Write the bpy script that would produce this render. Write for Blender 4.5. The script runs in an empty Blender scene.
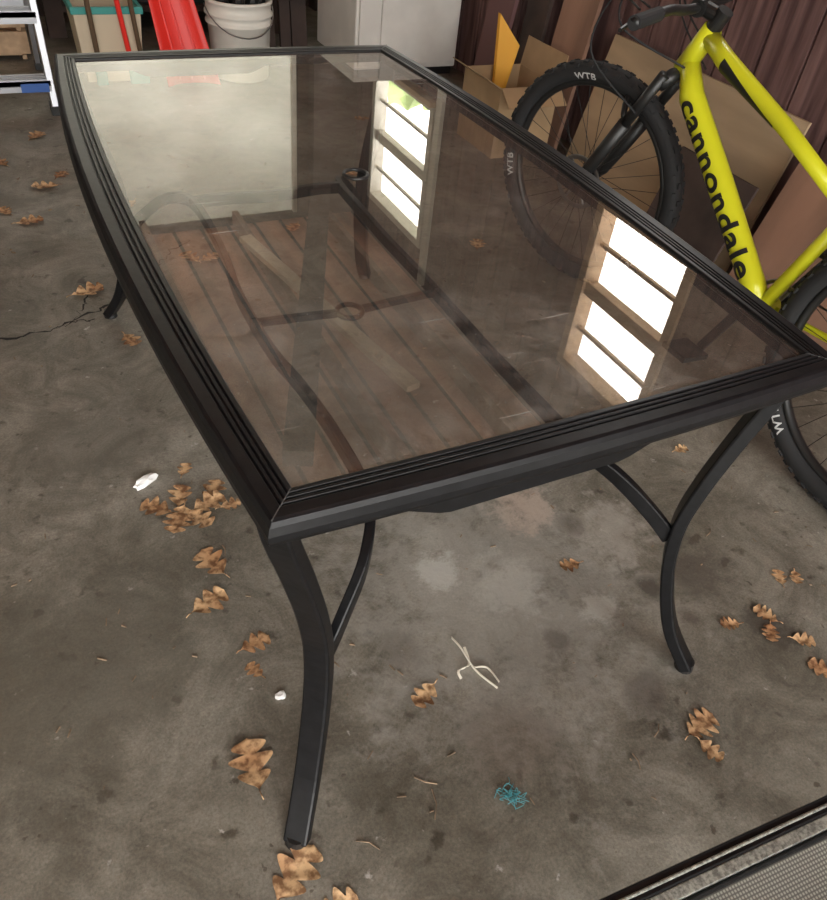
import bpy, bmesh, math, random
from mathutils import Vector, Matrix
random.seed(7)
scene=bpy.context.scene
COL=scene.collection

# ---------------------------------------------------------------- helpers
def new_mat(name):
    m=bpy.data.materials.new(name); m.use_nodes=True
    nt=m.node_tree
    return m,nt,nt.nodes['Principled BSDF']
def mat(name,col,rough=.5,metal=0,var=.0,scale=20,bump=0,col2=None,spec=None,stretch=None):
    m,nt,b=new_mat(name)
    b.inputs['Base Color'].default_value=(*col,1); b.inputs['Roughness'].default_value=rough
    b.inputs['Metallic'].default_value=metal
    if spec is not None: b.inputs['Specular IOR Level'].default_value=spec
    if var or col2 or bump:
        tc=nt.nodes.new('ShaderNodeTexCoord'); mp=nt.nodes.new('ShaderNodeMapping')
        if stretch: mp.inputs['Scale'].default_value=stretch
        nz=nt.nodes.new('ShaderNodeTexNoise'); nz.inputs['Scale'].default_value=scale; nz.inputs['Detail'].default_value=6
        nt.links.new(tc.outputs['Object'],mp.inputs[0]); nt.links.new(mp.outputs[0],nz.inputs['Vector'])
        if var or col2:
            r=nt.nodes.new('ShaderNodeValToRGB'); r.color_ramp.elements[0].position=.35; r.color_ramp.elements[1].position=.65
            c2=col2 if col2 else tuple(min(1,c*(1+var)) for c in col)
            c1=col if col2 else tuple(c*(1-var) for c in col)
            r.color_ramp.elements[0].color=(*c1,1); r.color_ramp.elements[1].color=(*c2,1)
            nt.links.new(nz.outputs['Fac'],r.inputs[0]); nt.links.new(r.outputs[0],b.inputs['Base Color'])
        if bump:
            bp=nt.nodes.new('ShaderNodeBump'); bp.inputs['Strength'].default_value=bump; bp.inputs['Distance'].default_value=.01
            nt.links.new(nz.outputs['Fac'],bp.inputs['Height']); nt.links.new(bp.outputs[0],b.inputs['Normal'])
    return m
def empty(name,loc=(0,0,0)):
    e=bpy.data.objects.new(name,None); e.location=loc; COL.objects.link(e); return e
def mk(name,verts,faces,material,parent=None,smooth=False,bevel=0,sub=0):
    me=bpy.data.meshes.new(name); me.from_pydata([tuple(v) for v in verts],[],faces)
    bm=bmesh.new(); bm.from_mesh(me); bmesh.ops.recalc_face_normals(bm,faces=bm.faces); bm.to_mesh(me); bm.free()
    me.update()
    if material: me.materials.append(material)
    o=bpy.data.objects.new(name,me); COL.objects.link(o)
    if smooth:
        for p in me.polygons: p.use_smooth=True
    if bevel:
        b=o.modifiers.new('b','BEVEL'); b.width=bevel; b.segments=2; b.limit_method='ANGLE'
    if sub:
        s=o.modifiers.new('s','SUBSURF'); s.levels=sub; s.render_levels=sub
    if parent:
        o.parent=parent; o.matrix_parent_inverse=parent.matrix_basis.inverted()
    return o
class MB:
    def __init__(s): s.v=[]; s.f=[]
    def add(s,v,f):
        n=len(s.v); s.v+= [Vector(x) for x in v]; s.f+=[tuple(i+n for i in q) for q in f]; return s
    def box(s,c,d,M=None):
        x,y,z=[k/2 for k in d]
        vs=[Vector(p) for p in [(-x,-y,-z),(x,-y,-z),(x,y,-z),(-x,y,-z),(-x,-y,z),(x,-y,z),(x,y,z),(-x,y,z)]]
        if M is not None: vs=[M@p for p in vs]
        vs=[p+Vector(c) for p in vs]
        return s.add(vs,[(0,3,2,1),(4,5,6,7),(0,1,5,4),(1,2,6,5),(2,3,7,6),(3,0,4,7)])
    def bb(s,a,b):
        return s.box([(i+j)/2 for i,j in zip(a,b)],[abs(j-i) for i,j in zip(a,b)])
    def cyl(s,a,b,r,r2=None,n=12):
        a=Vector(a); b=Vector(b); r2=r if r2 is None else r2
        t=(b-a).normalized(); u=t.orthogonal().normalized(); w=t.cross(u)
        vs=[]
        for p,rr in ((a,r),(b,r2)):
            for i in range(n):
                k=2*math.pi*i/n; vs.append(p+(u*math.cos(k)+w*math.sin(k))*rr)
        fs=[(i,(i+1)%n,n+(i+1)%n,n+i) for i in range(n)]+[tuple(range(n))[::-1],tuple(range(n,2*n))]
        return s.add(vs,fs)
    def tube(s,pts,r,n=10,rs=None):
        pts=[Vector(p) for p in pts]; u=None
        vs=[]
        for i,p in enumerate(pts):
            t=(pts[min(i+1,len(pts)-1)]-pts[max(i-1,0)]).normalized()
            if u is None: u=t.orthogonal().normalized()
            u=(u-t*u.dot(t)).normalized(); w=t.cross(u); rr=rs[i] if rs else r
            for k in range(n):
                a=2*math.pi*k/n; vs.append(p+(u*math.cos(a)+w*math.sin(a))*rr)
        m=len(pts); fs=[(i*n+k,i*n+(k+1)%n,(i+1)*n+(k+1)%n,(i+1)*n+k) for i in range(m-1) for k in range(n)]
        fs+=[tuple(range(n))[::-1],tuple(range((m-1)*n,m*n))]
        return s.add(vs,fs)
    def bar(s,pts,w,h,side,closed=False):
        pts=[Vector(p) for p in pts]; vs=[]; m=len(pts)
        for i,p in enumerate(pts):
            if closed: t=(pts[(i+1)%m]-pts[(i-1)%m]).normalized()
            else: t=(pts[min(i+1,m-1)]-pts[max(i-1,0)]).normalized()
            sd=Vector(side(p) if callable(side) else side); sd=(sd-t*sd.dot(t)).normalized(); q=t.cross(sd)
            for a,b in ((-1,-1),(1,-1),(1,1),(-1,1)): vs.append(p+sd*a*w/2+q*b*h/2)
        fs=[]
        for i in range(m if closed else m-1):
            j=(i+1)%m
            for k in range(4): fs.append((i*4+k,i*4+(k+1)%4,j*4+(k+1)%4,j*4+k))
        if not closed: fs+=[(3,2,1,0),tuple((m-1)*4+k for k in range(4))]
        return s.add(vs,fs)
    def torus(s,c,R,r,M=Matrix.Identity(3),n=48,k=12,sq=1.0):
        vs=[]
        for i in range(n):
            a=2*math.pi*i/n
            for j in range(k):
                b=2*math.pi*j/k; rr=R+r*math.cos(b)
                vs.append(M@Vector((rr*math.cos(a),r*sq*math.sin(b),rr*math.sin(a)))+Vector(c))
        fs=[(i*k+j,i*k+(j+1)%k,((i+1)%n)*k+(j+1)%k,((i+1)%n)*k+j) for i in range(n) for j in range(k)]
        return s.add(vs,fs)
    def make(s,name,m,parent=None,**kw): return mk(name,s.v,s.f,m,parent,**kw)
def smooth_path(P,n=8):
    P=[Vector(p) for p in P]; out=[]
    for i in range(len(P)-1):
        p0=P[max(i-1,0)];p1=P[i];p2=P[i+1];p3=P[min(i+2,len(P)-1)]
        for k in range(n):
            t=k/n; out.append(.5*((2*p1)+(p2-p0)*t+(2*p0-5*p1+4*p2-p3)*t*t+(-p0+3*p1-3*p2+p3)*t**3))
    out.append(P[-1]); return out

# ---------------------------------------------------------------- materials
M_black=mat('black_powdercoat',(.0050,.0050,.0060),.40,0,.3,60,.04,spec=.32)
M_rubber=mat('rubber',(.014,.014,.015),.75)
M_blackpl=mat('black_plastic',(.012,.012,.012),.42)
M_yellow=mat('yellow_paint',(.60,.60,.02),.28)
M_alu=mat('aluminium',(.42,.43,.46),.4,.8)
M_steel=mat('steel',(.35,.35,.36),.3,1)
M_white=mat('white_enamel',(.80,.77,.72),.5,0,.06,6)
M_whitepl=mat('white_plastic',(.78,.75,.68),.45,0,.05,9)
M_tan=mat('plywood',(.40,.29,.18),.7,0,.2,7,.1,stretch=(1,.2,1))
M_pinkwood=mat('stained_board',(.27,.15,.10),.7,0,.25,6,.1,stretch=(1,1,.2))
M_card=mat('cardboard',(.40,.27,.15),.85,0,.1,8)
M_darkwood=mat('dark_wood',(.05,.032,.026),.8,0,.4,5,.2)
M_red=mat('red_plastic',(.80,.03,.02),.4)
M_teal=mat('teal_plastic',(.03,.28,.25),.4)
M_beige=mat('beige_plastic',(.60,.50,.36),.5)
M_blue=mat('blue_plastic',(.03,.10,.35),.4)
M_orange=mat('orange_label',(.85,.42,.04),.6)
M_trimw=mat('white_trim',(.75,.72,.64),.5)
M_lumber=mat('lumber',(.50,.34,.21),.7,0,.15,8,.1,stretch=(3,.3,3))
M_stick=mat('brown_handle',(.10,.06,.03),.6)

def concrete():
    m,nt,b=new_mat('stained_concrete'); N=nt.nodes; L=nt.links
    tc=N.new('ShaderNodeTexCoord')
    def noise(s,d=8,rough=.6,dist=0):
        n=N.new('ShaderNodeTexNoise'); n.inputs['Scale'].default_value=s; n.inputs['Detail'].default_value=d; n.inputs['Roughness'].default_value=rough; n.inputs['Distortion'].default_value=dist
        L.new(tc.outputs['Object'],n.inputs['Vector']); return n
    def ramp(src,p0,c0,p1,c1):
        r=N.new('ShaderNodeValToRGB'); e=r.color_ramp.elements; e[0].position=p0;e[1].position=p1; e[0].color=(*c0,1);e[1].color=(*c1,1)
        L.new(src,r.inputs[0]); return r
    def mix(a,bb,fac,mode='MIX',f=None):
        x=N.new('ShaderNodeMix'); x.data_type='RGBA'; x.blend_type=mode
        L.new(a,x.inputs[6]); 
        if isinstance(bb,tuple): x.inputs[7].default_value=(*bb,1)
        else: L.new(bb,x.inputs[7])
        if fac is None: x.inputs[0].default_value=f
        else: L.new(fac,x.inputs[0])
        return x.outputs[2]
    big=ramp(noise(1.6,9,.65,.4).outputs['Fac'],.37,(.130,.118,.094),.65,(.265,.247,.212))
    c=big.outputs[0]
    med=ramp(noise(5.5,12,.78,.8).outputs['Fac'],.41,(.46,.43,.38),.59,(1.2,1.19,1.17))
    c=mix(c,med.outputs[0],None,'MULTIPLY',.68)
    spots=ramp(noise(17,6,.5).outputs['Fac'],.31,(.33,.29,.25),.37,(1,1,1))
    c=mix(c,spots.outputs[0],None,'MULTIPLY',.75)
    sp2=ramp(noise(48,3,.5).outputs['Fac'],.27,(.35,.30,.26),.31,(1,1,1))
    c=mix(c,sp2.outputs[0],None,'MULTIPLY',.8)
    spl=ramp(noise(26,5,.6).outputs['Fac'],.67,(0,0,0),.72,(1,1,1))
    c=mix(c,(.38,.36,.33),spl.outputs[0])
    fine=ramp(noise(190,4,.7).outputs['Fac'],.32,(.70,.70,.70),.68,(1.24,1.24,1.24))
    c=mix(c,fine.outputs[0],None,'MULTIPLY',.9)
    nz=noise(12,12,.78)
    geo=N.new('ShaderNodeNewGeometry')
    for (x,y,r,col,st) in [(.14,-.50,.42,(.36,.345,.315),.45),(.33,-.30,.085,(.46,.37,.31),.75),(.06,-.40,.06,(.48,.47,.44),.7),(.19,-.5,.09,(.42,.405,.37),.55),(.47,-.62,.035,(.055,.046,.038),.8),(.50,-.72,.03,(.075,.056,.046),.65),(.33,-.62,.045,(.48,.46,.42),.6),(-.66,-.35,.3,(.10,.092,.073),.55),(.5,-.45,.12,(.40,.37,.33),.5),(.62,-.62,.10,(.07,.057,.048),.65),(.66,-.80,.06,(.05,.042,.034),.75),(-.55,.25,.22,(.10,.092,.075),.5),(.0,-.80,.10,(.13,.10,.078),.45),(.30,-.82,.05,(.07,.055,.045),.55),(.20,-.66,.03,(.08,.063,.052),.55),(-.1,-.55,.05,(.10,.083,.068),.45),(.42,-.40,.04,(.08,.063,.052),.55)]:
        d=N.new('ShaderNodeVectorMath'); d.operation='DISTANCE'; L.new(geo.outputs['Position'],d.inputs[0]); d.inputs[1].default_value=(x,y,0)
        a=N.new('ShaderNodeMath'); a.operation='MULTIPLY_ADD'; L.new(nz.outputs['Fac'],a.inputs[0]); a.inputs[1].default_value=r*4.0; a.inputs[2].default_value=-r*2.0
        s=N.new('ShaderNodeMath'); s.operation='ADD'; L.new(d.outputs['Value'],s.inputs[0]); L.new(a.outputs[0],s.inputs[1])
        mr=N.new('ShaderNodeMapRange'); mr.inputs['From Min'].default_value=r; mr.inputs['From Max'].default_value=r*.45; mr.inputs['To Min'].default_value=0; mr.inputs['To Max'].default_value=st
        L.new(s.outputs[0],mr.inputs[0]); c=mix(c,col,mr.outputs[0])
    L.new(c,b.inputs['Base Color'])
    rr=ramp(noise(3,6).outputs['Fac'],.35,(.40,.40,.40),.7,(.68,.68,.68)); L.new(rr.outputs[0],b.inputs['Roughness'])
    bp=N.new('ShaderNodeBump'); bp.inputs['Strength'].default_value=.35; bp.inputs['Distance'].default_value=.004
    L.new(noise(60,8).outputs['Fac'],bp.inputs['Height']); L.new(bp.outputs[0],b.inputs['Normal'])
    return m
def planks(name,c1,c2,gap,width,rot,rough=.7,mort=.006):
    m,nt,b=new_mat(name); N=nt.nodes; L=nt.links
    tc=N.new('ShaderNodeTexCoord'); mp=N.new('ShaderNodeMapping'); mp.inputs['Rotation'].default_value=rot
    br=N.new('ShaderNodeTexBrick'); br.inputs['Scale'].default_value=1; br.inputs['Brick Width'].default_value=9; br.inputs['Row Height'].default_value=width
    br.inputs['Mortar Size'].default_value=mort; br.inputs['Mortar Smooth'].default_value=0; br.inputs['Color1'].default_value=(*c1,1); br.inputs['Color2'].default_value=(*c2,1); br.inputs['Mortar'].default_value=(*gap,1)
    L.new(tc.outputs['Object'],mp.inputs[0]); L.new(mp.outputs[0],br.inputs['Vector'])
    mp2=N.new('ShaderNodeMapping'); mp2.inputs['Scale'].default_value=(.35,2.2,1); L.new(mp.outputs[0],mp2.inputs[0])
    nz=N.new('ShaderNodeTexNoise'); nz.inputs['Scale'].default_value=3; nz.inputs['Detail'].default_value=8; L.new(mp2.outputs[0],nz.inputs['Vector'])
    r=N.new('ShaderNodeValToRGB'); r.color_ramp.elements[0].position=.3; r.color_ramp.elements[1].position=.7; r.color_ramp.elements[0].color=(.45,.45,.45,1); r.color_ramp.elements[1].color=(1.3,1.3,1.3,1); L.new(nz.outputs['Fac'],r.inputs[0])
    x=N.new('ShaderNodeMix'); x.data_type='RGBA'; x.blend_type='MULTIPLY'; x.inputs[0].default_value=.8
    L.new(br.outputs['Color'],x.inputs[6]); L.new(r.outputs[0],x.inputs[7]); L.new(x.outputs[2],b.inputs['Base Color']); b.inputs['Roughness'].default_value=rough
    return m
M_floor=concrete()
M_wallR=mat('maroon_siding',(.075,.035,.033),.85,0,0,7,.5,col2=(.19,.105,.095),stretch=(1,4,.35))
M_ceil=planks('ceiling_boards',(.90,.46,.31),(.62,.30,.20),(.04,.022,.016),.21,(0,0,math.pi/2),mort=.013)
M_wallB=mat('beige_drywall',(.5,.46,.38),.8,0,.08,3)

# ---------------------------------------------------------------- room
XR,YB,ZC,XL,YF=1.9,4.3,2.95,-3.0,-3.0
fl=MB().bb((XL,YF-2,-.1),(XR+.1,YB,0)).make('floor',M_floor)
MB().bb((XL-.1,YF,ZC),(XR+.1,YB+.1,ZC+.1)).make('ceiling',M_ceil)
MB().bb((XL-.1,YB+.1,ZC),(XR+.1,YB+.75,ZC+.1)).make('added_shade_slab',M_darkwood)  # unseen overhang, added to cut sky light on the frosted pane's top
w=MB()
win=[(3.08,4.0,1.70,2.68),(.72,1.40,1.55,2.50)]
w.bb((XR,YF,0),(XR+.1,.72,ZC)); w.bb((XR,1.40,0),(XR+.1,3.08,ZC)); w.bb((XR,4.0,0),(XR+.1,YB,ZC))
for (a,b_,z0,z1) in win:
    w.bb((XR,a,0),(XR+.1,b_,z0)); w.bb((XR,a,z1),(XR+.1,b_,ZC))
y=YF
while y<YB-.02:
    y2=min(y+.19,YB)
    segs=[(0,ZC)]
    for (a,b_,z0,z1) in win:
        if y2>a-.01 and y<b_+.01: segs=[(0,z0),(z1,ZC)]
    for z0,z1 in segs: w.bb((XR-.014,y,z0),(XR,y2-.012,z1))
    y+=.19
w.make('wall_right',M_wallR)
MB().bb((XL-.1,YF,0),(XL,YB,ZC)).make('wall_left',M_wallB)
bw=MB(); bx0,bx1,bz0,bz1=-.9,1.42,1.0,2.90
bw.bb((XL,YB,0),(bx0,YB+.1,ZC)); bw.bb((bx1,YB,0),(XR+.1,YB+.1,ZC)); bw.bb((bx0,YB,0),(bx1,YB+.1,bz0)); bw.bb((bx0,YB,bz1),(bx1,YB+.1,ZC))
bw.make('wall_back',M_darkwood)
fw=MB(); fw.bb((XL,YF-.1,0),(-2.3,YF,ZC)); fw.bb((1.4,YF-.1,0),(XR+.1,YF,ZC)); fw.bb((-2.3,YF-.1,2.3),(1.4,YF,ZC))
fw.make('wall_front',M_wallB)
for i,(a,b_,z0,z1) in enumerate(win):
    e=empty('window_%d'%(i+1),(XR,(a+b_)/2,z0))
    f=MB(); t=.05
    f.bb((XR-.02,a,z0),(XR+.08,a+t,z1)); f.bb((XR-.02,b_-t,z0),(XR+.08,b_,z1)); f.bb((XR-.02,a+t,z0),(XR+.08,b_-t,z0+t)); f.bb((XR-.02,a+t,z1-t),(XR+.08,b_-t,z1))
    zm=(z0+z1)/2; f.bb((XR+.0,a+t,zm-.035),(XR+.06,b_-t,zm+.035))
    f.make('frame',M_trimw if i==0 else M_lumber,e,bevel=.004)
    g=MB(); 
    for zz in ((z0+zm)/2,(z1+zm)/2): g.bb((XR+.02,a+t,zz-.009),(XR+.04,b_-t,zz+.009))
    g.make('muntin',M_trimw if i==0 else M_lumber,e)
    s=MB(); s.bb((XR-.07,a-.04,z0-.03),(XR+.02,b_+.04,z0)); s.make('sill',M_lumber,e)
MB().bb((XR-.04,2.95,1.5),(XR-.014,3.02,2.9)).make('trim_1',M_trimw)
m,nt,b=new_mat('frosted_panel'); N=nt.nodes; tr=N.new('ShaderNodeBsdfTranslucent')
tcn=N.new('ShaderNodeTexCoord'); nzz=N.new('ShaderNodeTexNoise'); nzz.inputs['Scale'].default_value=1.3; nzz.inputs['Detail'].default_value=5; nt.links.new(tcn.outputs['Object'],nzz.inputs['Vector'])
rz=N.new('ShaderNodeValToRGB'); rz.color_ramp.elements[0].position=.3; rz.color_ramp.elements[1].position=.7; rz.color_ramp.elements[0].color=(.20,.195,.168,1); rz.color_ramp.elements[1].color=(.42,.415,.38,1); nt.links.new(nzz.outputs['Fac'],rz.inputs[0]); nt.links.new(rz.outputs[0],tr.inputs[0])
nt.links.new(tr.outputs[0],N['Material Output'].inputs[0])
e=empty('window_3',((bx0+bx1)/2,YB,bz0))
mk('frosted_pane',[(bx0,YB+.05,bz0),(bx1,YB+.05,bz0),(bx1,YB+.05,bz1),(bx0,YB+.05,bz1)],[(0,1,2,3)],m,e)
f=MB()
for x in (bx0,bx1-.04): f.bb((x,YB,bz0),(x+.03,YB+.045,bz1))
f.bb((bx0,YB,bz0),(bx1,YB+.045,bz0+.04)); f.make('frame',M_trimw,e)
rb=MB()
for x in (-2.6,-1.9,-1.2,-.5,.2,.9,1.6): rb.bb((x-.022,YF,ZC-.12),(x+.022,YB,ZC))
rb.make('ceiling_rafters',M_pinkwood)
MB().bar([(1.6,4.27,2.72),(.36,1.35,2.72)],.15,.1,(1,0,0)).make('ceiling_brace_beam',M_darkwood)
MB().bar([(.82,3.75,2.78),(1.2,1.75,2.78)],.09,.04,(1,0,0)).make('ceiling_timber',mat('pale_lumber',(.92,.70,.52),.7,0,.06,8))
MB().bb((1.5,YB-.12,0),(1.64,YB,ZC)).make('wall_post',M_darkwood)

def crack(pts,wd=.006):
    P=[]
    for i in range(len(pts)-1):
        a=Vector(pts[i]);b_=Vector(pts[i+1])
        for k in range(8): P.append(a.lerp(b_,k/8)+Vector((random.uniform(-.009,.009),random.uniform(-.009,.009))))
    P.append(Vector(pts[-1])); vs=[];fs=[]
    for i,p in enumerate(P):
        t=(P[min(i+1,len(P)-1)]-P[max(i-1,0)]).normalized(); n=Vector((-t.y,t.x)); ww=wd*random.uniform(.15,1)
        vs+=[(p.x+n.x*ww,p.y+n.y*ww,.0006),(p.x-n.x*ww,p.y-n.y*ww,.0006)]
    for i in range(len(P)-1): fs.append((2*i,2*i+1,2*i+3,2*i+2))
    mk('crack',vs,fs,mat('crack_dark',(.018,.015,.013),.9),fl)
crack([(-.80,.75),(-.705,.768),(-.576,.779),(-.448,.84),(-.36,.88)])
crack([(-.56,.785),(-.50,.80),(-.45,.80)],.004)
crack([(-.50,.82),(-.46,.90),(-.43,1.0)],.003)
crack([(-.23,.96),(-.222,1.05),(-.15,1.15),(-.075,1.205)],.003)

# ---------------------------------------------------------------- outdoors
gr=mat('shrub_leaves',(.36,.46,.20),.9,0,.4,3)
mk('ground_outside',[(-30,-30,-.12),(30,-30,-.12),(30,30,-.12),(-30,30,-.12)],[(0,1,2,3)],mat('driveway',(.58,.56,.51),.9,0,.1,1))
sh=MB()
bm=bmesh.new(); bmesh.ops.create_icosphere(bm,subdivisions=3,radius=1); iv=[v.co.copy() for v in bm.verts]; ifc=[tuple(v.index for v in f_.verts) for f_ in bm.faces]; bm.free()
for i in range(34):
    c=Vector((random.uniform(3.3,3.9),random.uniform(5.0,8.0),random.uniform(.3,2.9))); r=random.uniform(.25,.42)
    sh.add([c+v*r*(1+.18*math.sin(9*v.x+i)*math.sin(8*v.y)*math.sin(7*v.z)+random.uniform(-.10,.10)) for v in iv],ifc)
sh.make('shrub_hedge',gr)

# ---------------------------------------------------------------- patio table
T=empty('glass_top_patio_table')
NS=28
def outline(cx,cy,bx,by):
    P=[]
    for k in range(NS):
        x=-cx+2*cx*k/NS; P.append((x,-(cy+by*(1-(x/cx)**2))))
    for k in range(NS):
        y=-cy+2*cy*k/NS; P.append((cx+bx*(1-(y/cy)**2),y))
    for k in range(NS):
        x=cx-2*cx*k/NS; P.append((x,cy+by*(1-(x/cx)**2)))
    for k in range(NS):
        y=cy-2*cy*k/NS; P.append((-(cx+bx*(1-(y/cy)**2)),y))
    return [Vector((p[0],p[1],0)) for p in P]
OUT=outline(.423,.780,.047,.010); INN=outline(.382,.734,.030,.003)
prof=[(.14,.684),(.05,.686),(0,.693),(0,.702),(.06,.712),(.14,.7165),(.22,.7185),(.50,.7185),(.52,.7155),(.55,.7155),(.57,.7185),(.64,.7185),(.66,.7155),(.69,.7155),(.71,.7185),(.78,.7185),(.80,.7155),(.83,.7155),(.85,.7185),(.97,.7180),(1,.716),(1,.706),(.9,.702),(.88,.686)]
vs=[];fs=[];n=len(OUT);k=len(prof)
for i in range(n):
    for t,z in prof:
        p=OUT[i].lerp(INN[i],t); vs.append((p.x,p.y,z))
for i in range(n):
    for j in range(k): fs.append((i*k+j,i*k+(j+1)%k,((i+1)%n)*k+(j+1)%k,((i+1)%n)*k+j))
mk('rim',vs,fs,M_black,T,bevel=.0010)
mj=MB()
for ci in (0,NS,2*NS,3*NS):
    mj.bar([OUT[ci].lerp(INN[ci],.16)+Vector((0,0,.7180)),OUT[ci].lerp(INN[ci],.95)+Vector((0,0,.7181))],.0012,.0012,(0,0,1))
mj.make('mitre_joint',mat('joint_grey',(.08,.08,.08),.5),T)
gm,nt,b=new_mat('tinted_glass'); N=nt.nodes; L=nt.links; N.remove(b)
tp=N.new('ShaderNodeBsdfTransparent'); tp.inputs[0].default_value=(.71,.67,.62,1)
gl=N.new('ShaderNodeBsdfGlossy'); gl.inputs['Roughness'].default_value=.008; gl.inputs[0].default_value=(1,.97,.93,1)
fr=N.new('ShaderNodeFresnel'); fr.inputs[0].default_value=2.10
mx=N.new('ShaderNodeMixShader'); L.new(fr.outputs[0],mx.inputs[0]); L.new(tp.outputs[0],mx.inputs[1]); L.new(gl.outputs[0],mx.inputs[2])
df=N.new('ShaderNodeBsdfDiffuse'); df.inputs[0].default_value=(.80,.77,.72,1)
tc=N.new('ShaderNodeTexCoord')
def gnoise(s,d,r_,a,b_,c_,d_,mp_=None,dist=0):
    nz=N.new('ShaderNodeTexNoise'); nz.inputs['Scale'].default_value=s; nz.inputs['Detail'].default_value=d; nz.inputs['Roughness'].default_value=r_; nz.inputs['Distortion'].default_value=dist
    if mp_:
        q=N.new('ShaderNodeMapping'); q.inputs['Rotation'].default_value=(0,0,mp_[1]); q.inputs['Scale'].default_value=mp_[0]; L.new(tc.outputs['Object'],q.inputs[0]); L.new(q.outputs[0],nz.inputs['Vector'])
    else: L.new(tc.outputs['Object'],nz.inputs['Vector'])
    mr=N.new('ShaderNodeMapRange'); mr.inputs['From Min'].default_value=a; mr.inputs['From Max'].default_value=b_; mr.inputs['To Min'].default_value=c_; mr.inputs['To Max'].default_value=d_
    L.new(nz.outputs['Fac'],mr.inputs[0]); return mr.outputs[0]
def addn(a,b_,op='ADD'):
    q=N.new('ShaderNodeMath'); q.operation=op; L.new(a,q.inputs[0]); L.new(b_,q.inputs[1]); return q.outputs[0]
area=gnoise(2.2,3,.5,.44,.62,.1,1.0)
smudge=addn(gnoise(7,12,.8,.44,.70,.0,.26,None,1.0),area,'MULTIPLY')
dust=addn(smudge,gnoise(150,3,.6,.68,.74,.03,.35))
scr=addn(gnoise(6,3,.5,.69,.73,0,.28,((1,30,1),.9)),gnoise(5,3,.5,.70,.74,0,.25,((1,26,1),-.35)))
dust=addn(dust,addn(scr,area,'MULTIPLY'))
mx2=N.new('ShaderNodeMixShader'); L.new(dust,mx2.inputs[0]); L.new(mx.outputs[0],mx2.inputs[1]); L.new(df.outputs[0],mx2.inputs[2])
L.new(mx2.outputs[0],N['Material Output'].inputs[0])
vs=[];fs=[]
for i in range(n):
    p=OUT[i].lerp(INN[i],.93); a=math.atan2(p.y,p.x)
    vs.append((p.x,p.y,.7135)); vs.append((.021*math.cos(a),.021*math.sin(a),.7135))
for i in range(n): j=(i+1)%n; fs.append((2*i,2*j,2*j+1,2*i+1))
mk('glass_pane',vs,fs,gm,T)
MB().torus((0,0,.7135),.022,.0035,Matrix.Rotation(math.pi/2,3,'X'),32,8).make('umbrella_grommet',M_blackpl,T,smooth=True)
for i,(sx,sy) in enumerate(((-1,-1),(1,-1),(1,1),(-1,1))):
    P=[(.400,.720,.690),(.390,.716,.62),(.367,.708,.53),(.345,.702,.43),(.335,.702,.34),(.343,.718,.23),(.370,.755,.10),(.408,.808,.006)]
    P=smooth_path([(sx*x,sy*y,z) for x,y,z in P],6)
    MB().bar(P,.040,.024,(sx*.7,-sy*.7,0)).make('leg_%d'%(i+1),M_black,T,bevel=.004)
    MB().cyl((sx*.406,sy*.804,0),(sx*.406,sy*.804,.02),.019,.016,16).make('foot_cap_%d'%(i+1),M_blackpl,T)
    S=smooth_path([(sx*.328,sy*.700,.31),(sx*.290,sy*.675,.36),(sx*.235,sy*.625,.42),(sx*.195,sy*.54,.445),(sx*.188,sy*.40,.448),(sx*.192,sy*.25,.44),(sx*.203,sy*.12,.43),(sx*.206,0,.428)],6)
    MB().bar(S,.028,.016,(0,0,1)).make('stretcher_%d'%(i+1),M_black,T,bevel=.003)
S=smooth_path([(-.200,.53,.445),(-.12,.515,.455),(0,.50,.455),(.12,.515,.455),(.200,.53,.445)],6)
MB().bar(S,.028,.016,(0,0,1)).make('end_stretcher',M_black,T,bevel=.003)
MB().bar(smooth_path([(-.206,0,.43),(-.1,0,.425),(-.03,0,.42)],4),.014,.012,(0,0,1)).bar(smooth_path([(.206,0,.43),(.1,0,.425),(.03,0,.42)],4),.014,.012,(0,0,1)).make('cross_bar',M_black,T)
MB().torus((0,0,.42),.027,.006,Matrix.Rotation(math.pi/2,3,'X'),28,8).make('umbrella_ring',M_black,T,smooth=True)
for sy in (-1,1):
    vs=[];fs=[]; q=24
    for i in range(q+1):
        x=-.27+.36*i/q; y=sy*(.776); d=.004+.024*min(1,2.2*math.sin(math.pi*i/q))
        for yy in (y-.004,y+.004): vs+=[(x,yy,.688),(x,yy,.688-d)]
    for i in range(q):
        a=i*4; c=a+4; fs+=[(a,a+1,c+1,c),(a+2,c+2,c+3,a+3),(a+1,a+3,c+3,c+1)]
    mk('apron',vs,fs,M_black,T)

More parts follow.
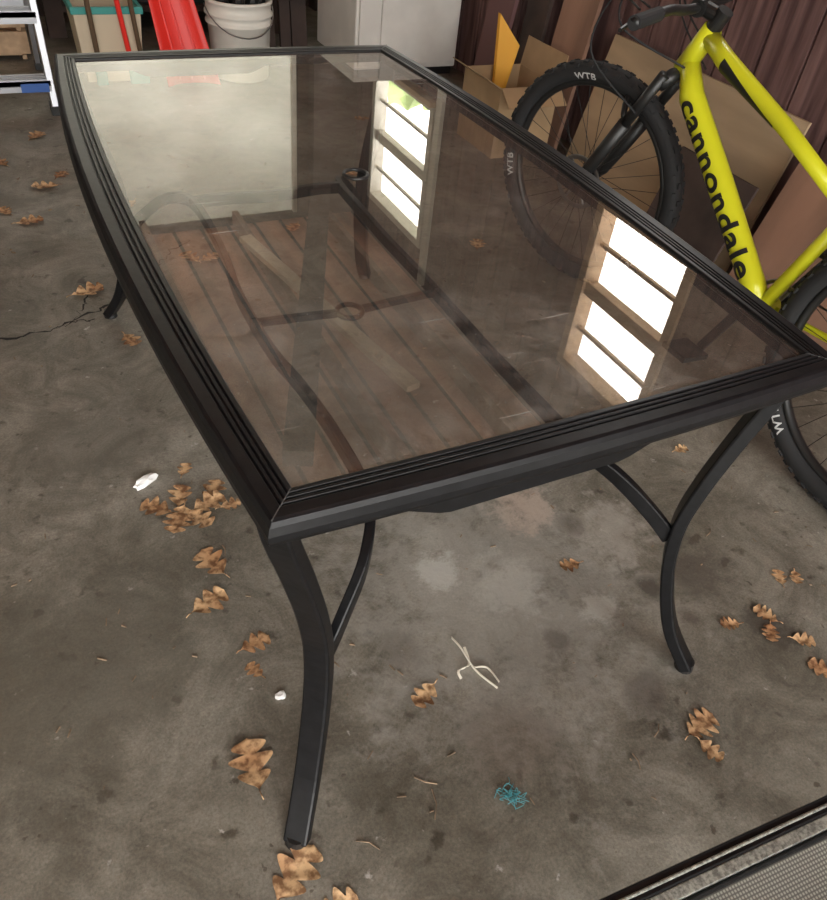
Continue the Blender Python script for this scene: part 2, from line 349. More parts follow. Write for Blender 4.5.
# ---------------------------------------------------------------- mountain bike
B=empty('mountain_bike',(1.12,.05,0))
o=Vector((1.070,-.57,0)); fd=Vector((.005,1.2,0)).normalized(); up=Vector((.065,0,1)); up=(up-fd*up.dot(fd)).normalized(); lf=up.cross(fd).normalized()
BASE=Matrix((fd,lf,up)).transposed()
KS=.95
def W(s,h,l=0): return o+(fd*s+up*h+lf*l)*KS
R=.347; WB=1.25
axis_p=W(WB-.05,.37); ad=(fd*(-.47)+up).normalized()
ST=Matrix.Translation(axis_p)@Matrix.Rotation(math.radians(18),4,ad)@Matrix.Translation(-axis_p)
def F(s,h,l=0): return ST@W(s,h,l)
def wheel(tag,c,Mx,front):
    MB().torus(c,R-.029,.028,Mx,72,14,1.0).make(tag+'_tyre',M_rubber,B,smooth=True)
    kn=MB(); nk=84
    for i in range(nk):
        a=2*math.pi*i/nk
        rad=Mx@Vector((math.cos(a),0,math.sin(a))); tan=Mx@Vector((-math.sin(a),0,math.cos(a))); lat=Mx@Vector((0,1,0))
        for off,tilt in ((-.026,-.95),(-.011,-.4),(.011,.4),(.026,.95)):
            if (i+ (abs(off)>.02))%2: continue
            d=(rad*math.cos(tilt)+lat*math.sin(tilt)); p=Vector(c)+rad*(R-.029)+d*.0285
            K=Matrix((tan,d.cross(tan),d)).transposed(); kn.box(p,(.016,.010,.007),K)
    kn.make(tag+'_tread_knobs',M_rubber,B)
    MB().torus(c,R-.060,.011,Mx,64,8,1.3).make(tag+'_rim',M_blackpl,B,smooth=True)
    sp=MB(); lat=Mx@Vector((0,1,0))
    for i in range(32):
        a=2*math.pi*i/32; a2=a+(.55 if (i//2)%2 else -.55); sd=.03 if i%2 else -.03
        sp.cyl(Vector(c)+Mx@Vector((.022*math.cos(a2),sd,.022*math.sin(a2))),Vector(c)+Mx@Vector(((R-.068)*math.cos(a),0,(R-.068)*math.sin(a))),.0010,n=5)
    sp.make(tag+'_spokes',M_blackpl,B)
    MB().cyl(Vector(c)-lat*.055,Vector(c)+lat*.055,.014).cyl(Vector(c)-lat*.034,Vector(c)-lat*.028,.028,n=20).cyl(Vector(c)+lat*.034,Vector(c)+lat*.028,.028,n=20).make(tag+'_hub',M_blackpl,B)
    ro=MB().torus(Vector(c)+lat*.042,.078,.008,Mx,40,6,.15)
    for i in range(6):
        a=math.pi/3*i; ro.cyl(Vector(c)+lat*.042,Vector(c)+lat*.042+Mx@Vector((.075*math.cos(a),0,.075*math.sin(a))),.003,n=6)
    ro.make(tag+'_brake_rotor',M_steel,B)
FM=(ST.to_3x3()@BASE)
fc=F(WB,.37); rc=W(0,.37)
wheel('front',fc,FM,True); wheel('rear',rc,BASE,False)
def lerp(a,b_,t): return a+(b_-a)*t
HB=W(1.005,.785);HT=W(.949,.905);BBp=W(.43,.345);SC=W(.315,.70)
fr_=MB()
fr_.cyl(HB,HT,.028,.026,20)
fr_.tube([lerp(HB,HT,.25),lerp(HB,BBp,.12),lerp(HB,BBp,.5),lerp(HB,BBp,.9),BBp],.033,18,[.025,.033,.034,.031,.028])
fr_.tube([lerp(HB,HT,.85),W(.86,.845),W(.6,.765),W(.33,.66)],.024,16,[.023,.025,.020,.018])
fr_.cyl(BBp,SC,.018,.0165,16); fr_.cyl(BBp+lf*.045,BBp-lf*.045,.026,n=20)
for s in (-1,1):
    fr_.tube(smooth_path([BBp+lf*s*.03+fd*-.02,W(.30,.350,s*.045),W(.12,.36,s*.062),W(.0,.37,s*.066)],4),.010,10)
    fr_.tube(smooth_path([W(.33,.62,s*.012),W(.25,.58,s*.04),W(.12,.47,s*.058),W(.0,.37,s*.066)],4),.0075,10)
fr_.make('frame',M_yellow,B,smooth=True)
MB().cyl(SC,W(.27,.86),.0145,n=14).make('seatpost',M_blackpl,B)
gv=[];gf=[]
ta,tb_=W(.86,.845),W(.6,.765); td=(tb_-ta).normalized(); tperp=lf.cross(td).normalized()
for i in range(17):
    u=i/16
    for j in range(7):
        v=j/6; a=-.9+1.5*v*(1-.7*u)-.1; rr=.0262*(1-u)+.0212*u
        p=lerp(ta,tb_,u*.9+.02); gv.append(p+lf*math.cos(a)*rr+tperp*math.sin(a)*rr)
for i in range(16):
    for j in range(6): gf.append((i*7+j,i*7+j+1,(i+1)*7+j+1,(i+1)*7+j))
mk('top_tube_graphic',gv,gf,M_blackpl,B,smooth=True)
sv=[];sf=[]; q=14
for i in range(q+1):
    t=i/q; s_=.13+.28*t; wd=.072*(1-t)**.9+.018; hh=.885+.012*math.cos(t*6)
    for kx in range(9):
        a=-1+2*kx/8; sv.append(W(s_,hh-.03*abs(a)**2.5+.012*(1-t),a*wd))
for i in range(q):
    for kx in range(8): sf.append((i*9+kx,i*9+kx+1,(i+1)*9+kx+1,(i+1)*9+kx))
so=mk('saddle',sv,sf,M_blackpl,B,smooth=True); sm=so.modifiers.new('t','SOLIDIFY'); sm.thickness=.012
fk=MB()
fk.tube([F(1.025,.752,-.07),F(1.012,.772,-.03),F(1.012,.772,.03),F(1.025,.752,.07)],.020,12)
for s in (-1,1):
    a=F(1.030,.757,s*.068); c_=F(WB-.012,.38,s*.062)
    fk.cyl(lerp(a,c_,-.06),lerp(a,c_,.45),.0155,n=14)
    fk.tube([lerp(a,c_,.38),lerp(a,c_,.75),lerp(a,c_,.97),F(WB,.37,s*.06)],.020,14,[.021,.020,.017,.014])
ar=[]
for i in range(9):
    t=math.pi*i/8; ar.append(lerp(F(1.030,.757,0),F(WB-.012,.38,0),.38)+ST.to_3x3()@(lf*.064*math.cos(t)+fd*.035*math.sin(t)+up*.06*math.sin(t)))
fk.tube(ar,.009,8)
fk.make('fork',M_blackpl,B,smooth=True)
fd2=ST.to_3x3()@fd; lf2=ST.to_3x3()@lf
cp=MB(); top=HT+ad*.03
cp.cyl(HT-ad*.005,HT+ad*.05,.021,n=18)
bc=top+fd2*.06+up*.012
cp.cyl(top,bc,.019,n=14); cp.cyl(bc-lf2*.025,bc+lf2*.025,.022,n=14)
cp.make('stem',M_blackpl,B)
hb=[bc+lf2*s_+up*z_-fd2*x_ for s_,z_,x_ in ((-.38,.03,.05),(-.2,.024,.022),(-.09,.004,.0),(0,0,0),(.09,.004,.0),(.2,.024,.022),(.38,.03,.05))]
MB().tube(smooth_path(hb,4),.0125,10).make('handlebar',M_blackpl,B,smooth=True)
for s in (0,-1):
    a=hb[s]; b2=hb[1 if s==0 else -2]; MB().cyl(a,lerp(a,b2,.7),.0165,n=14).make('grip',M_rubber,B)
    lv=lerp(a,b2,.85); MB().tube(smooth_path([lv+fd2*.02-up*.01,lv+fd2*.05-up*.02+(a-lv)*.2,lv+fd2*.045-up*.03+(a-lv)*.8],4),.005,8).cyl(lv,lv+fd2*.03-up*.01,.012,n=10).make('brake_lever',M_blackpl,B)
for l0,tgt,bul in ((.24,W(.96,.80,.04),.13),(-.24,W(.96,.80,-.04),.13),(.2,F(1.07,.66,.085),.17),(-.17,W(.94,.84,-.03),.10)):
    st=bc+lf2*l0+up*.02+fd2*.03
    MB().tube(smooth_path([st,st+fd2*bul*.9-up*.01-lf2*l0*.4,lerp(st,tgt,.55)+fd2*bul,tgt],8),.0028,6).make('cable',M_rubber,B,smooth=True)
dr=MB(); cc=BBp-lf*.05
dr.torus(cc,.062,.006,BASE,40,6,.5)
for i in range(4): dr.cyl(cc,cc+BASE@Vector((.058*math.cos(i*1.571+.4),0,.058*math.sin(i*1.571+.4))),.006,n=6)
dr.make('chainring',M_steel,B)
for s,ang in ((1,-1.2),(-1,-1.2+math.pi)):
    a=BBp+lf*s*.07; b_=a+BASE@Vector((.165*math.cos(ang),0,.165*math.sin(ang)))+lf*s*.01
    MB().bar([a,b_],.026,.013,fd).make('crank_arm',M_blackpl,B,bevel=.003)
    MB().box(b_+lf*s*.055,(.09,.09,.016),BASE).make('pedal',M_blackpl,B,bevel=.003)
cs=MB()
for i in range(9): cs.torus(rc-lf*(.02+.004*i),.075-.0065*i,.003,BASE,30,5,.4)
cs.make('cassette',M_steel,B)
MB().tube([cc+up*.062,rc-lf*.035+up*.05],.003,6).tube([cc-up*.062,rc-lf*.035-up*.11],.003,6).box(rc-lf*.045-up*.085,(.02,.012,.09),BASE).make('chain_and_derailleur',M_steel,B)
def lettering(txt,size,fn,m,name):
    cu=bpy.data.curves.new(name,'FONT'); cu.body=txt; cu.size=size; cu.align_x='LEFT'; cu.offset=size*.022; cu.space_character=1.08
    ob=bpy.data.objects.new(name+'_src',cu); COL.objects.link(ob); bpy.context.view_layer.update()
    dg=bpy.context.evaluated_depsgraph_get(); me=bpy.data.meshes.new_from_object(ob.evaluated_get(dg))
    bpy.data.objects.remove(ob)
    b2=bmesh.new(); b2.from_mesh(me); bmesh.ops.triangulate(b2,faces=b2.faces[:]); 
    for _ in range(2):
        ed=[e_ for e_ in b2.edges if e_.calc_length()>size*.12]; bmesh.ops.subdivide_edges(b2,edges=ed,cuts=1); bmesh.ops.triangulate(b2,faces=b2.faces[:])
    b2.to_mesh(me); b2.free()
    wd=max(v.co.x for v in me.vertices)
    for v in me.vertices: v.co=fn(v.co.x/wd,v.co.y)
    me.materials.append(m); o2=bpy.data.objects.new(name,me); COL.objects.link(o2); o2.parent=B; o2.matrix_parent_inverse=B.matrix_basis.inverted()
dt=(BBp-HB).normalized(); side=lf; perp=lf.cross(dt).normalized()
def dtf(u,v):
    p=lerp(HB,BBp,.14+.74*u); a=(v-.018)/.0365; return p+side*math.cos(a)*.0358+perp*math.sin(a)*.0358
lettering('cannondale',.078,dtf,mat('decal_black',(.01,.01,.01),.4),'down_tube_lettering')
M_dw=mat('decal_white',(.5,.5,.5),.5)
def tyref(c,Mx,a0,span):
    def f(u,v):
        a=a0-span*u; rr=R-.048+v; x=(rr-(R-.029))/.028; l=.0288*math.sqrt(max(0,1-x*x))
        return Vector(c)+Mx@Vector((rr*math.cos(a),l,rr*math.sin(a)))
    return f
def tyre_text(c,Mx,a0,span): lettering('WTB',.026,tyref(c,Mx,a0,-span),M_dw,'tyre_lettering')
for a0 in (1.25,-.3,3.6): tyre_text(fc,FM,a0,.25)
for a0 in (3.4,1.9,5.3): tyre_text(rc,BASE,a0,.25)

# ---------------------------------------------------------------- leaves
def leafmesh(mb,x,y,L_,ang,curl,z0=.001):
    nl=random.choice((3,3,4)); q=30; vs=[];fs=[]; ph=[random.uniform(-.25,.25) for _ in range(2)]; asym=random.uniform(.85,1.15)
    tw=random.uniform(-.4,.4)
    for i in range(q+1):
        t=i/q
        for sd in (-1,-.66,-.33,0,.33,.66,1):
            p_=ph[0] if sd<0 else ph[1]
            env=.08+.38*(math.sin(math.pi*(t**.8)*.98))**.7*(.55+.6*t)
            if t>.94: env*=math.sqrt(max(0,(1-t)/.06))*.9+.1
            lob=abs(math.cos(math.pi*(nl*t+.35+p_)))**.8
            wdt=env*(.20+.80*lob)
            if t<.10: wdt*=t/.10*.9+.06
            ax=abs(sd); px=t+.20*ax*wdt*2*(1-t)
            py=(1 if sd>0 else -1)*ax*wdt*(asym if sd>0 else 1/asym) if sd else 0
            pz=curl*(ax*wdt)**1.4*.9+.12*abs(curl)*(2*t-1)**2+.012*math.sin(9*t+sd*3+y*30)+tw*py*(t-.5)*.4
            vs.append(Vector((px*L_,py*L_,pz*L_)))
    for i in range(q):
        for k_ in range(6): fs.append((i*7+k_,i*7+k_+1,i*7+k_+8,i*7+k_+7))
    Rz=Matrix.Rotation(ang,3,'Z'); vs=[Rz@v for v in vs]; mz=min(v.z for v in vs)
    vs=[v+Vector((x,y,z0-mz))-Rz@Vector((L_*.5,0,0)) for v in vs]; mb.add(vs,fs)
    st=[vs[3],vs[3]-Rz@Vector((L_*.09,L_*.01,-.002)),vs[3]-Rz@Vector((L_*.18,L_*.03,0))]
    mb.tube(st,.0010,5)
lm,nt,b=new_mat('dry_oak_leaf'); N=nt.nodes; L=nt.links
geo=N.new('ShaderNodeNewGeometry'); n1=N.new('ShaderNodeTexNoise'); n1.inputs['Scale'].default_value=9; n2=N.new('ShaderNodeTexNoise'); n2.inputs['Scale'].default_value=70; n2.inputs['Detail'].default_value=6
L.new(geo.outputs['Position'],n1.inputs['Vector']); L.new(geo.outputs['Position'],n2.inputs['Vector'])
r=N.new('ShaderNodeValToRGB'); r.color_ramp.elements[0].position=.35;r.color_ramp.elements[1].position=.65; r.color_ramp.elements[0].color=(.34,.17,.075,1); r.color_ramp.elements[1].color=(.62,.42,.23,1); L.new(n1.outputs['Fac'],r.inputs[0])
r2=N.new('ShaderNodeValToRGB'); r2.color_ramp.elements[0].position=.38; r2.color_ramp.elements[1].position=.58; r2.color_ramp.elements[0].color=(.38,.30,.25,1); r2.color_ramp.elements[1].color=(1.1,1.1,1.1,1); L.new(n2.outputs['Fac'],r2.inputs[0])
x=N.new('ShaderNodeMix'); x.data_type='RGBA'; x.blend_type='MULTIPLY'; x.inputs[0].default_value=1; L.new(r.outputs[0],x.inputs[6]); L.new(r2.outputs[0],x.inputs[7]); L.new(x.outputs[2],b.inputs['Base Color']); b.inputs['Roughness'].default_value=.7
lv=MB()
# x, y, length, heading (stem -> tip)
LV=[(-.452,-.015,.075,2.4),(-.415,-.068,.085,4.2),(-.345,-.050,.08,.3),(-.395,.005,.07,1.2),(-.325,-.005,.07,.9),(-.372,-.085,.07,5.2),(-.30,-.060,.05,.0),
(-.379,-.209,.085,1.9),(-.414,-.303,.08,.4),(-.357,-.43,.06,.2),(-.375,-.487,.04,2.0),(-.433,-.66,.095,1.5),(-.425,-.850,.095,.6),(-.385,-.925,.07,.2),(-.103,-.658,.06,3.6),
(.349,-.916,.075,.2),(.332,-.962,.05,5.0),(.34,-.50,.05,3.0),(.570,-.765,.045,2.8),(.663,-.776,.055,2.0),(.640,-.815,.05,4.0),(.690,-.858,.05,5.6),(.776,-.712,.045,1),(.81,-.725,.04,4),(.672,-.925,.06,2.2),
(-.446,.957,.10,.3),(-.474,1.745,.09,3),(-.554,1.471,.09,.2),(-.624,1.569,.07,2),(-.365,.088,.045,1),(-.379,.663,.07,5),(.854,-.281,.045,0),(-.106,1.082,.08,2),(-.044,1.064,.07,.4),(-.409,1.842,.07,1),(-.213,1.524,.07,4),(-.6,2.0,.08,2),(-.45,2.25,.09,1),(-.3,1.95,.05,3),(.3,1.2,.07,4),(.9,.9,.08,1),(.7,1.6,.07,2),(1.0,2.2,.08,3)]
for i,(a,c_,s_,h_) in enumerate(LV): leafmesh(lv,a,c_,s_,h_,random.uniform(.05,.5),z0=.001+(i%3)*.005 if i<7 else .001)
lv.make('fallen_oak_leaves',lm,smooth=True)
db=MB()
for i in range(230):
    x_=random.uniform(-.8,1.0); y_=random.uniform(-1.0,2.2)
    a=random.uniform(0,3.14); l_=random.uniform(.003,.018)
    db.bar([(x_,y_,.0015),(x_+l_*math.cos(a),y_+l_*math.sin(a),.002)],random.uniform(.001,.004),.0015,(0,0,1))
for (x_,y_,l_,a) in ((.186,-.939,.03,1.2),(-.292,-.872,.04,2.2),(-.19,-.867,.05,1.0),(-.19,-.79,.04,-.9),(.25,-.9,.03,.4),(-.35,-.2,.03,1.3),(.7,-.55,.03,.3)):
    db.tube([(x_,y_,.002),(x_+l_*.5*math.cos(a),y_+l_*.5*math.sin(a),.004),(x_+l_*math.cos(a+.2),y_+l_*math.sin(a+.2),.002)],.0012,5)
db.make('floor_twigs_and_debris',mat('debris',(.20,.14,.09),.8,0,.5,40))
def crumple(name,x_,y_,sx,sy,sz,ang,m,seed):
    rnd=random.Random(seed); Rz=Matrix.Rotation(ang,3,'Z'); b2=bmesh.new(); bmesh.ops.create_icosphere(b2,subdivisions=2,radius=1)
    vs=[Rz@Vector((v.co.x*sx,v.co.y*sy,max(-.6,v.co.z)*sz))*rnd.uniform(.7,1.2) for v in b2.verts]; fs=[tuple(v.index for v in f_.verts) for f_ in b2.faces]; b2.free()
    mz=min(v.z for v in vs); mk(name,[v+Vector((x_,y_,-mz)) for v in vs],fs,m)
M_paper=mat('paper',(.8,.8,.79),.8)
crumple('crumpled_tissue',-.460,.073,.032,.013,.011,.45,M_paper,1)
crumple('paper_scrap',-.350,-.557,.011,.009,.006,0,M_paper,2)
tie=MB()
tie.bar(smooth_path([(.002,-.568,.004),(.004,-.60,.012),(.010,-.65,.004),(.030,-.70,.004)],5),.006,.0015,(0,0,1)).bar(smooth_path([(.012,-.60,.010),(.004,-.635,.006),(-.022,-.64,.006),(-.024,-.655,.002)],5),.005,.0015,(1,0,.3)).bar(smooth_path([(.010,-.645,.005),(.034,-.655,.004),(.04,-.69,.003)],5),.005,.0015,(0,0,1))
tie.make('ribbon_scrap',mat('ribbon',(.70,.66,.56),.6))
tf=MB()
for i in range(30):
    c_=Vector((-.052+random.gauss(0,.007),-.886+random.gauss(0,.007),.002)); tf.tube(smooth_path([c_,c_+Vector((random.gauss(0,.008),random.gauss(0,.008),.005)),c_+Vector((random.gauss(0,.011),random.gauss(0,.011),.001))],3),.0006,4)
tf.make('tarp_fibre_tuft',mat('turquoise_fibre',(.07,.30,.34),.6))

# ---------------------------------------------------------------- sling patio chair (foreground)
C=empty('sling_patio_chair',(.1,-1.5,0))
m,nt,b=new_mat('sling_mesh'); N=nt.nodes; L=nt.links
tc=N.new('ShaderNodeTexCoord'); wv=N.new('ShaderNodeTexWave'); wv.inputs['Scale'].default_value=80; wv.bands_direction='X'; wv2=N.new('ShaderNodeTexWave'); wv2.inputs['Scale'].default_value=80; wv2.bands_direction='Y'
L.new(tc.outputs['Object'],wv.inputs[0]); L.new(tc.outputs['Object'],wv2.inputs[0])
mm=N.new('ShaderNodeMath'); mm.operation='MULTIPLY'; L.new(wv.outputs['Fac'],mm.inputs[0]); L.new(wv2.outputs['Fac'],mm.inputs[1])
r=N.new('ShaderNodeValToRGB'); r.color_ramp.elements[0].color=(.14,.14,.13,1); r.color_ramp.elements[1].color=(.44,.46,.41,1); r.color_ramp.elements[1].position=.6; L.new(mm.outputs[0],r.inputs[0]); L.new(r.outputs[0],b.inputs['Base Color']); b.inputs['Roughness'].default_value=.6
xl,xr,yf,yb,zs=-.27,.37,-1.178,-1.70,.45
sv=[];sf=[]
for i in range(11):
    for j in range(11):
        u=i/10;v=j/10; sv.append((xl+.02+(xr-xl-.04)*u,yf-.028+(yb-yf)*v,zs+.002-.03*math.sin(math.pi*u)*math.sin(math.pi*v)))
for i in range(10):
    for j in range(10): sf.append((i*11+j,(i+1)*11+j,(i+1)*11+j+1,i*11+j+1))
mk('seat_sling',sv,sf,m,C,smooth=True)
sv=[]
for i in range(11):
    for j in range(11):
        u=i/10;v=j/10; sv.append((xl+.03+(xr-xl-.06)*u,yb-.03-.12*v-.02*math.sin(math.pi*u),zs+.05+.48*v))
mk('back_sling',sv,sf,m,C,smooth=True)
cf=MB()
cf.bar([(xl,yf,zs),(xr,yf,zs)],.018,.020,(0,1,0)).bar([(xl,yf-.024,zs),(xr,yf-.024,zs)],.006,.014,(0,1,0)).bar([(xl,yf,zs),(xl,yb,zs)],.03,.024,(1,0,0)).bar([(xr,yf,zs),(xr,yb,zs)],.03,.024,(1,0,0))
for xx in (xl,xr):
    cf.bar([(xx,yf-.02,zs),(xx,yf-.03,0)],.03,.024,(1,0,0)); cf.bar(smooth_path([(xx,yb-.10,0),(xx,yb-.03,.3),(xx,yb-.02,zs),(xx,yb-.15,1.0)],6),.03,.024,(1,0,0))
cf.bar([(xl,yb-.15,1.0),(xr,yb-.15,1.0)],.03,.024,(0,1,0))
cf.make('frame',M_black,C,bevel=.003)
rg=MB()
rg.bar([(xl+.01,yf-.0145,zs+.004),(xr-.01,yf-.0145,zs+.004)],.012,.012,(0,1,0))
rg.tube([(xl+.01,yf-.0005,zs+.0105),(xr-.01,yf-.0005,zs+.0105)],.0022,6)
rg.make('sling_piping',mat('grey_piping',(.30,.31,.28),.5,0,.5,260),C,bevel=.002)
C.rotation_euler=(0,0,math.radians(-4))

# ---------------------------------------------------------------- clutter at the back
K=empty('white_storage_cabinet',(1.5,3.1,0))
MB().bb((1.20,2.79,.04),(1.82,3.35,1.45)).make('carcass',M_white,K,bevel=.008)
MB().bb((1.215,2.77,.07),(1.33,2.79,1.43)).make('door_left',M_white,K,bevel=.005)
MB().bb((1.342,2.77,.07),(1.805,2.79,1.43)).make('door_right',M_white,K,bevel=.005)
MB().bb((1.23,2.80,0),(1.80,3.3,.04)).make('plinth',M_blackpl,K)
MB().bar([(1.30,2.755,.75),(1.30,2.755,.9)],.012,.01,(1,0,0)).bar([(1.37,2.755,.75),(1.37,2.755,.9)],.012,.01,(1,0,0)).make('handles',M_steel,K)
def revolve(prof,c,n=40):
    mb=MB(); vs=[];fs=[];k_=len(prof)
    for i in range(n):
        a=2*math.pi*i/n
        for r_,z in prof: vs.append((c[0]+r_*math.cos(a),c[1]+r_*math.sin(a),z+c[2]))
    for i in range(n):
        for j in range(k_-1): fs.append((i*k_+j,((i+1)%n)*k_+j,((i+1)%n)*k_+j+1,i*k_+j+1))
    mb.add(vs,fs); return mb
Q=empty('white_bucket',(.62,2.92,0))
bx=(.62,2.92,0)
revolve([(0,.0),(.135,.0),(.14,.01),(.155,.25),(.165,.252),(.165,.262),(.157,.264),(.158,.29),(.168,.292),(.168,.302),(.159,.304),(.160,.345),(.168,.347),(.168,.362),(.155,.362),(.150,.30),(.130,.012),(0,.012)],bx).make('pail',M_whitepl,Q,smooth=True)
MB().tube([(.62+.17*math.cos(a),2.92-.17*math.sin(a)*1.0,.335-.12*math.sin(a)) for a in [math.pi*i/16 for i in range(17)]],.003,6).make('bail_handle',M_steel,Q)
bl=MB()
for i in range(9):
    a=i*.7; bl.cyl((.62+.09*math.cos(a),2.92+.09*math.sin(a),.1),(.62+.12*math.cos(a+.3),2.92+.11*math.sin(a+.3),.38+.05*(i%3)),.025,.03,8)
bl.make('contents',M_blackpl,Q)
Q=empty('plastic_tub',(.0,3.0,0))
def frustum(c,a,b2,h,th=.006):
    m_=MB(); vs=[]
    for (dx,z) in ((a,0),(b2,h)):
        for sx,sy in ((-1,-1),(1,-1),(1,1),(-1,1)): vs.append((c[0]+sx*dx[0],c[1]+sy*dx[1],c[2]+z))
    for (dx,z) in ((b2,h),(a,0.01)):
        for sx,sy in ((-1,-1),(1,-1),(1,1),(-1,1)): vs.append((c[0]+sx*(dx[0]-th),c[1]+sy*(dx[1]-th),c[2]+z))
    fs=[(3,2,1,0)]
    for r_ in range(3):
        for i in range(4): fs.append((r_*4+i,r_*4+(i+1)%4,(r_+1)*4+(i+1)%4,(r_+1)*4+i))
    fs.append((12,13,14,15)); return m_.add(vs,fs)
frustum((-.01,3.02,0),(.13,.12),(.15,.14),.30).make('tub',M_beige,Q,bevel=.004)
MB().bb((-.17,2.868,.30),(.15,2.885,.33)).bb((-.17,3.155,.30),(.15,3.17,.33)).bb((-.17,2.885,.30),(-.152,3.155,.33)).bb((.132,2.885,.30),(.15,3.155,.33)).make('lid_rim',M_teal,Q,bevel=.003)
MB().cyl((.07,2.87,.06),(-.03,2.80,.9),.012,n=10).make('red_handle',M_red,Q)
MB().cyl((.12,2.865,.06),(.04,2.78,.9),.011,n=10).cyl((-.08,2.865,.06),(-.12,2.80,.8),.012,n=10).make('dark_handles',M_stick,Q)
MB().box((.095,2.862,.03),(.09,.03,.06)).box((-.08,2.862,.03),(.05,.03,.06)).make('tool_heads',M_teal,Q,bevel=.004)
Q=empty('red_snow_shovel',(.35,2.95,0))
vs=[];fs=[]
for i in range(9):
    for j in range(9):
        u=-1+2*i/8; v=j/8; x_=.34+u*(.13-.03*v); vs.append((x_-.07*v,2.82+.14*v-.05*abs(u)**2.5,.004+.46*v))
for i in range(8):
    for j in range(8): fs.append((i*9+j,(i+1)*9+j,(i+1)*9+j+1,i*9+j+1))
so=mk('scoop',vs,fs,M_red,Q,smooth=True); sm=so.modifiers.new('t','SOLIDIFY'); sm.thickness=.006
rr_=MB()
for u in (-.45,0,.45): rr_.tube([(.34+u*.13,2.812-.05*abs(u)**2.5,.02),(.34+u*.10-.07,2.952-.05*abs(u)**2.5,.44)],.006,6)
rr_.make('ribs',M_red,Q)
MB().cyl((.27,2.96,.36),(.27,3.30,1.35),.015,n=12).make('handle',M_stick,Q)
MB().cyl((.21,3.31,1.35),(.33,3.31,1.35),.014,n=12).make('grip',M_blackpl,Q)
Q=empty('aluminium_stepladder',(-.57,2.8,0))
ld=MB()
x0,x1=-.86,-.335
def fy(z): return 2.52+.20*z
for xx in (x0,x1): ld.bar([(xx,fy(0),0),(xx,fy(1.2),1.2)],.028,.075,(1,0,0)); ld.bar([(xx,3.15,0),(xx,2.84,1.2)],.022,.04,(1,0,0))
ld.make('rails',M_alu,Q,bevel=.003)
st=MB()
for z in (.13,.38,.64,.90): st.bb((x0,fy(z)-.05,z-.012),(x1,fy(z)+.06,z+.006)); st.bb((x0,fy(z)-.05,z-.035),(x1,fy(z)-.042,z+.006))
for z in (.3,.75): st.bb((x0,3.15-.258*z-.01,z-.01),(x1,3.15-.258*z+.01,z+.02))
for z in (.13,.38,.64,.90):
    for kx in range(4): st.bb((x0+.01,fy(z)-.035+kx*.022,z+.006),(x1-.01,fy(z)-.028+kx*.022,z+.010))
st.make('steps',M_alu,Q)
MB().bb((x0-.03,2.70,1.2),(x1+.03,2.90,1.24)).make('top_cap',M_blue,Q,bevel=.006)
ft=MB()
for xx in (x0,x1): ft.bb((xx-.02,fy(0)-.045,0),(xx+.02,fy(0)+.045,.035)); ft.bb((xx-.016,3.12,0),(xx+.016,3.18,.03))
ft.make('feet',M_blackpl,Q)
MB().bb((x1-.12,fy(.13)-.056,.095),(x1-.01,fy(.13)-.051,.13)).make('label',M_blue,Q)
Q=MB()
for z in (.03,.15,.27,.39): Q.bb((-.95,3.28,z),(-.35,3.30,z+.10)); Q.bb((-.95,3.68,z),(-.35,3.70,z+.10)); Q.bb((-.95,3.30,z),(-.93,3.68,z+.10)); Q.bb((-.37,3.30,z),(-.35,3.68,z+.10))
for xx in (-.93,-.39):
    for yy in (3.3,3.66): Q.bb((xx,yy,0),(xx+.02,yy+.02,.5))
Q.bb((-.93,3.30,.02),(-.37,3.68,.03)); Q.make('wooden_crate',M_lumber)
Q=empty('workbench',(.3,3.9,0))
MB().bb((-.25,3.62,.86),(1.12,4.22,.92)).make('top',M_darkwood,Q,bevel=.004)
wb=MB()
for xx in (-.22,1.0): 
    for yy in (3.66,4.12): wb.bb((xx,yy,0),(xx+.09,yy+.09,.86))
wb.bb((-.13,3.68,.12),(1.0,4.2,.15)); wb.make('legs_and_shelf',M_darkwood,Q)
MB().bb((-.1,3.72,.15),(.35,4.1,.5)).make('storage_box',mat('dark_box',(.03,.03,.035),.6),Q,bevel=.01)
MB().bb((.45,3.72,.15),(.95,4.1,.6)).make('tool_chest',mat('dark_green_box',(.03,.05,.045),.6),Q,bevel=.01)
Q=MB()
for i,(x_,wd_,h_) in enumerate(((.88,.10,1.3),(1.0,.06,1.5),(1.09,.09,1.2))): Q.bar([(x_,3.30+.02*i,.0),(x_+.02,3.60,h_)],wd_,.03,(1,0,0))
Q.make('leaning_timbers',M_darkwood)
def lean(name,y0,y1,xb,xt,h,th,m):
    return mk(name,[(xb,y0,0),(xb,y1,0),(xb+th,y1,0),(xb+th,y0,0),(xt,y0,h),(xt,y1,h),(xt+th,y1,h),(xt+th,y0,h)],[(0,1,2,3),(4,7,6,5),(0,4,5,1),(1,5,6,2),(2,6,7,3),(3,7,4,0)],m)
lean('plywood_sheet',.46,1.52,1.72,1.84,.53,.012,M_tan)
lean('wood_panel',-.42,.36,1.60,1.74,.47,.02,M_pinkwood)
lean('dark_board',.42,.80,1.56,1.66,.34,.012,M_darkwood)
lean('tall_plank',1.62,1.86,1.72,1.84,.95,.02,M_pinkwood)
lean('tall_plank.001',1.95,2.12,1.74,1.84,1.15,.02,M_darkwood)
lean('tall_plank.002',2.2,2.42,1.70,1.84,1.05,.02,mat('purple_brown',(.16,.08,.08),.7))
Q=empty('cardboard_box',(1.55,1.9,0))
cb=MB(); X0,X1,Y0,Y1,H_=1.38,1.68,1.62,1.94,.30
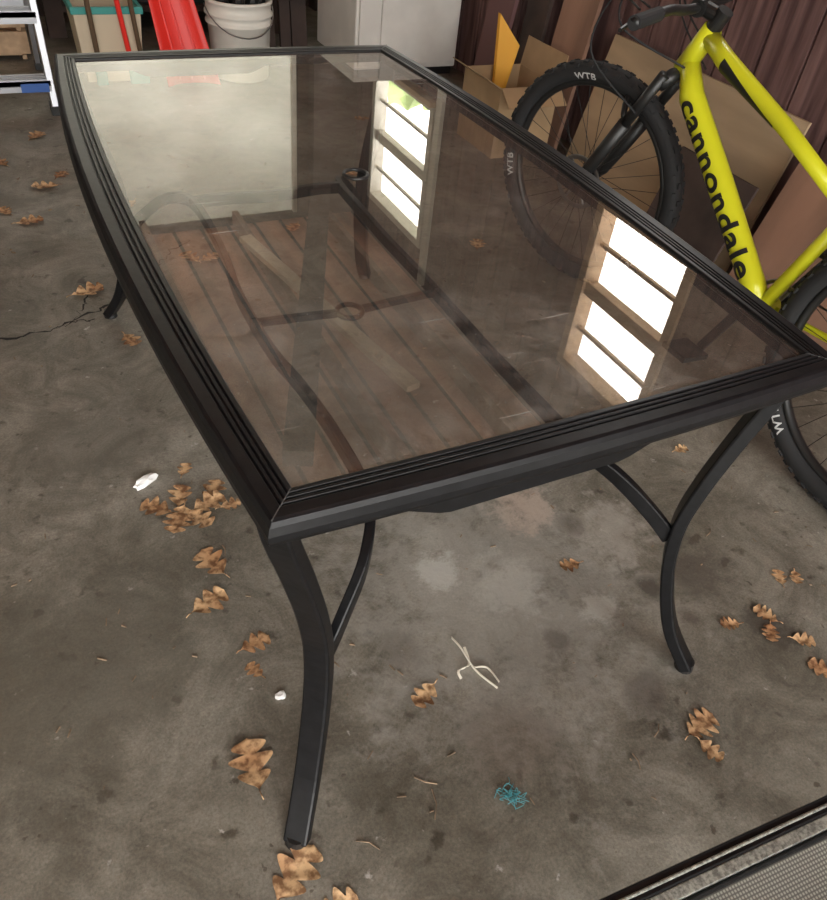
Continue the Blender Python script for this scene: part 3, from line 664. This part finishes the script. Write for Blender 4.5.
cb.bb((X0,Y0,0),(X1,Y1,.005)); cb.bb((X0,Y0,.005),(X0+.005,Y1,H_)); cb.bb((X1-.005,Y0,.005),(X1,Y1,H_)); cb.bb((X0+.005,Y0,.005),(X1-.005,Y0+.005,H_)); cb.bb((X0+.005,Y1-.005,.005),(X1-.005,Y1,H_))
cb.make('carton',M_card,Q)
fp=MB(); fp.add([(X0,Y0,H_),(X0,Y1,H_),(X0-.07,Y1,H_+.04),(X0-.07,Y0,H_+.04)],[(0,1,2,3)]); fp.add([(X0,Y0,H_),(X1,Y0,H_),(X1,Y0-.08,H_-.06),(X0,Y0-.08,H_-.06)],[(0,1,2,3)]); fp.add([(X1,Y0,H_),(X1,Y1,H_),(X1+.02,Y1,H_+.12),(X1+.02,Y0,H_+.12)],[(0,1,2,3)])
fo=fp.make('flaps',M_card,Q); fo.modifiers.new('t','SOLIDIFY').thickness=.004
Q2=MB(); Q2.add([(1.52,1.88,.10),(1.55,1.88,.10),(1.60,1.86,.40),(1.50,1.90,.52),(1.52,1.90,.10),(1.55,1.90,.10),(1.60,1.88,.40),(1.50,1.92,.52)],[(0,1,2,3),(7,6,5,4),(0,4,5,1),(1,5,6,2),(2,6,7,3),(3,7,4,0)])
Q2.make('yellow_sign_stake',M_orange,Q)

# ---------------------------------------------------------------- light
wd=bpy.data.worlds.new('overcast_sky'); scene.world=wd; wd.use_nodes=True
bg=wd.node_tree.nodes['Background']; bg.inputs[0].default_value=(1,.985,.95,1); bg.inputs[1].default_value=10.6
def portal(name,loc,rot,sx,sy):
    l=bpy.data.lights.new(name,'AREA'); l.shape='RECTANGLE'; l.size=sx; l.size_y=sy; l.cycles.is_portal=True
    ob=bpy.data.objects.new(name,l); ob.location=loc; ob.rotation_euler=rot; COL.objects.link(ob)
for i,(a,b_,z0,z1) in enumerate(win): portal('window_light_%d'%(i+1),(XR+.09,(a+b_)/2,(z0+z1)/2),(0,math.pi/2,0),z1-z0,b_-a)
portal('garage_door_light',(-.45,YF-.02,1.15),(math.pi/2,0,0),3.7,2.3)

# ---------------------------------------------------------------- camera
cam=bpy.data.cameras.new('camera'); co=bpy.data.objects.new('camera',cam); COL.objects.link(co)
r0=Vector((.89366,-.43837,.09592)); r1=Vector((.2299,.63083,.74108)); r2=Vector((-.38538,-.64022,.66453))
Rm=Matrix((r0,r1,r2)).transposed().to_4x4(); co.matrix_world=Matrix.Translation((-.5643,-1.2694,1.2811))@Rm
cam.sensor_fit='HORIZONTAL'; cam.sensor_width=36; cam.lens=36*761.06/827; cam.clip_start=.02
scene.camera=co
scene.view_settings.view_transform='Standard'
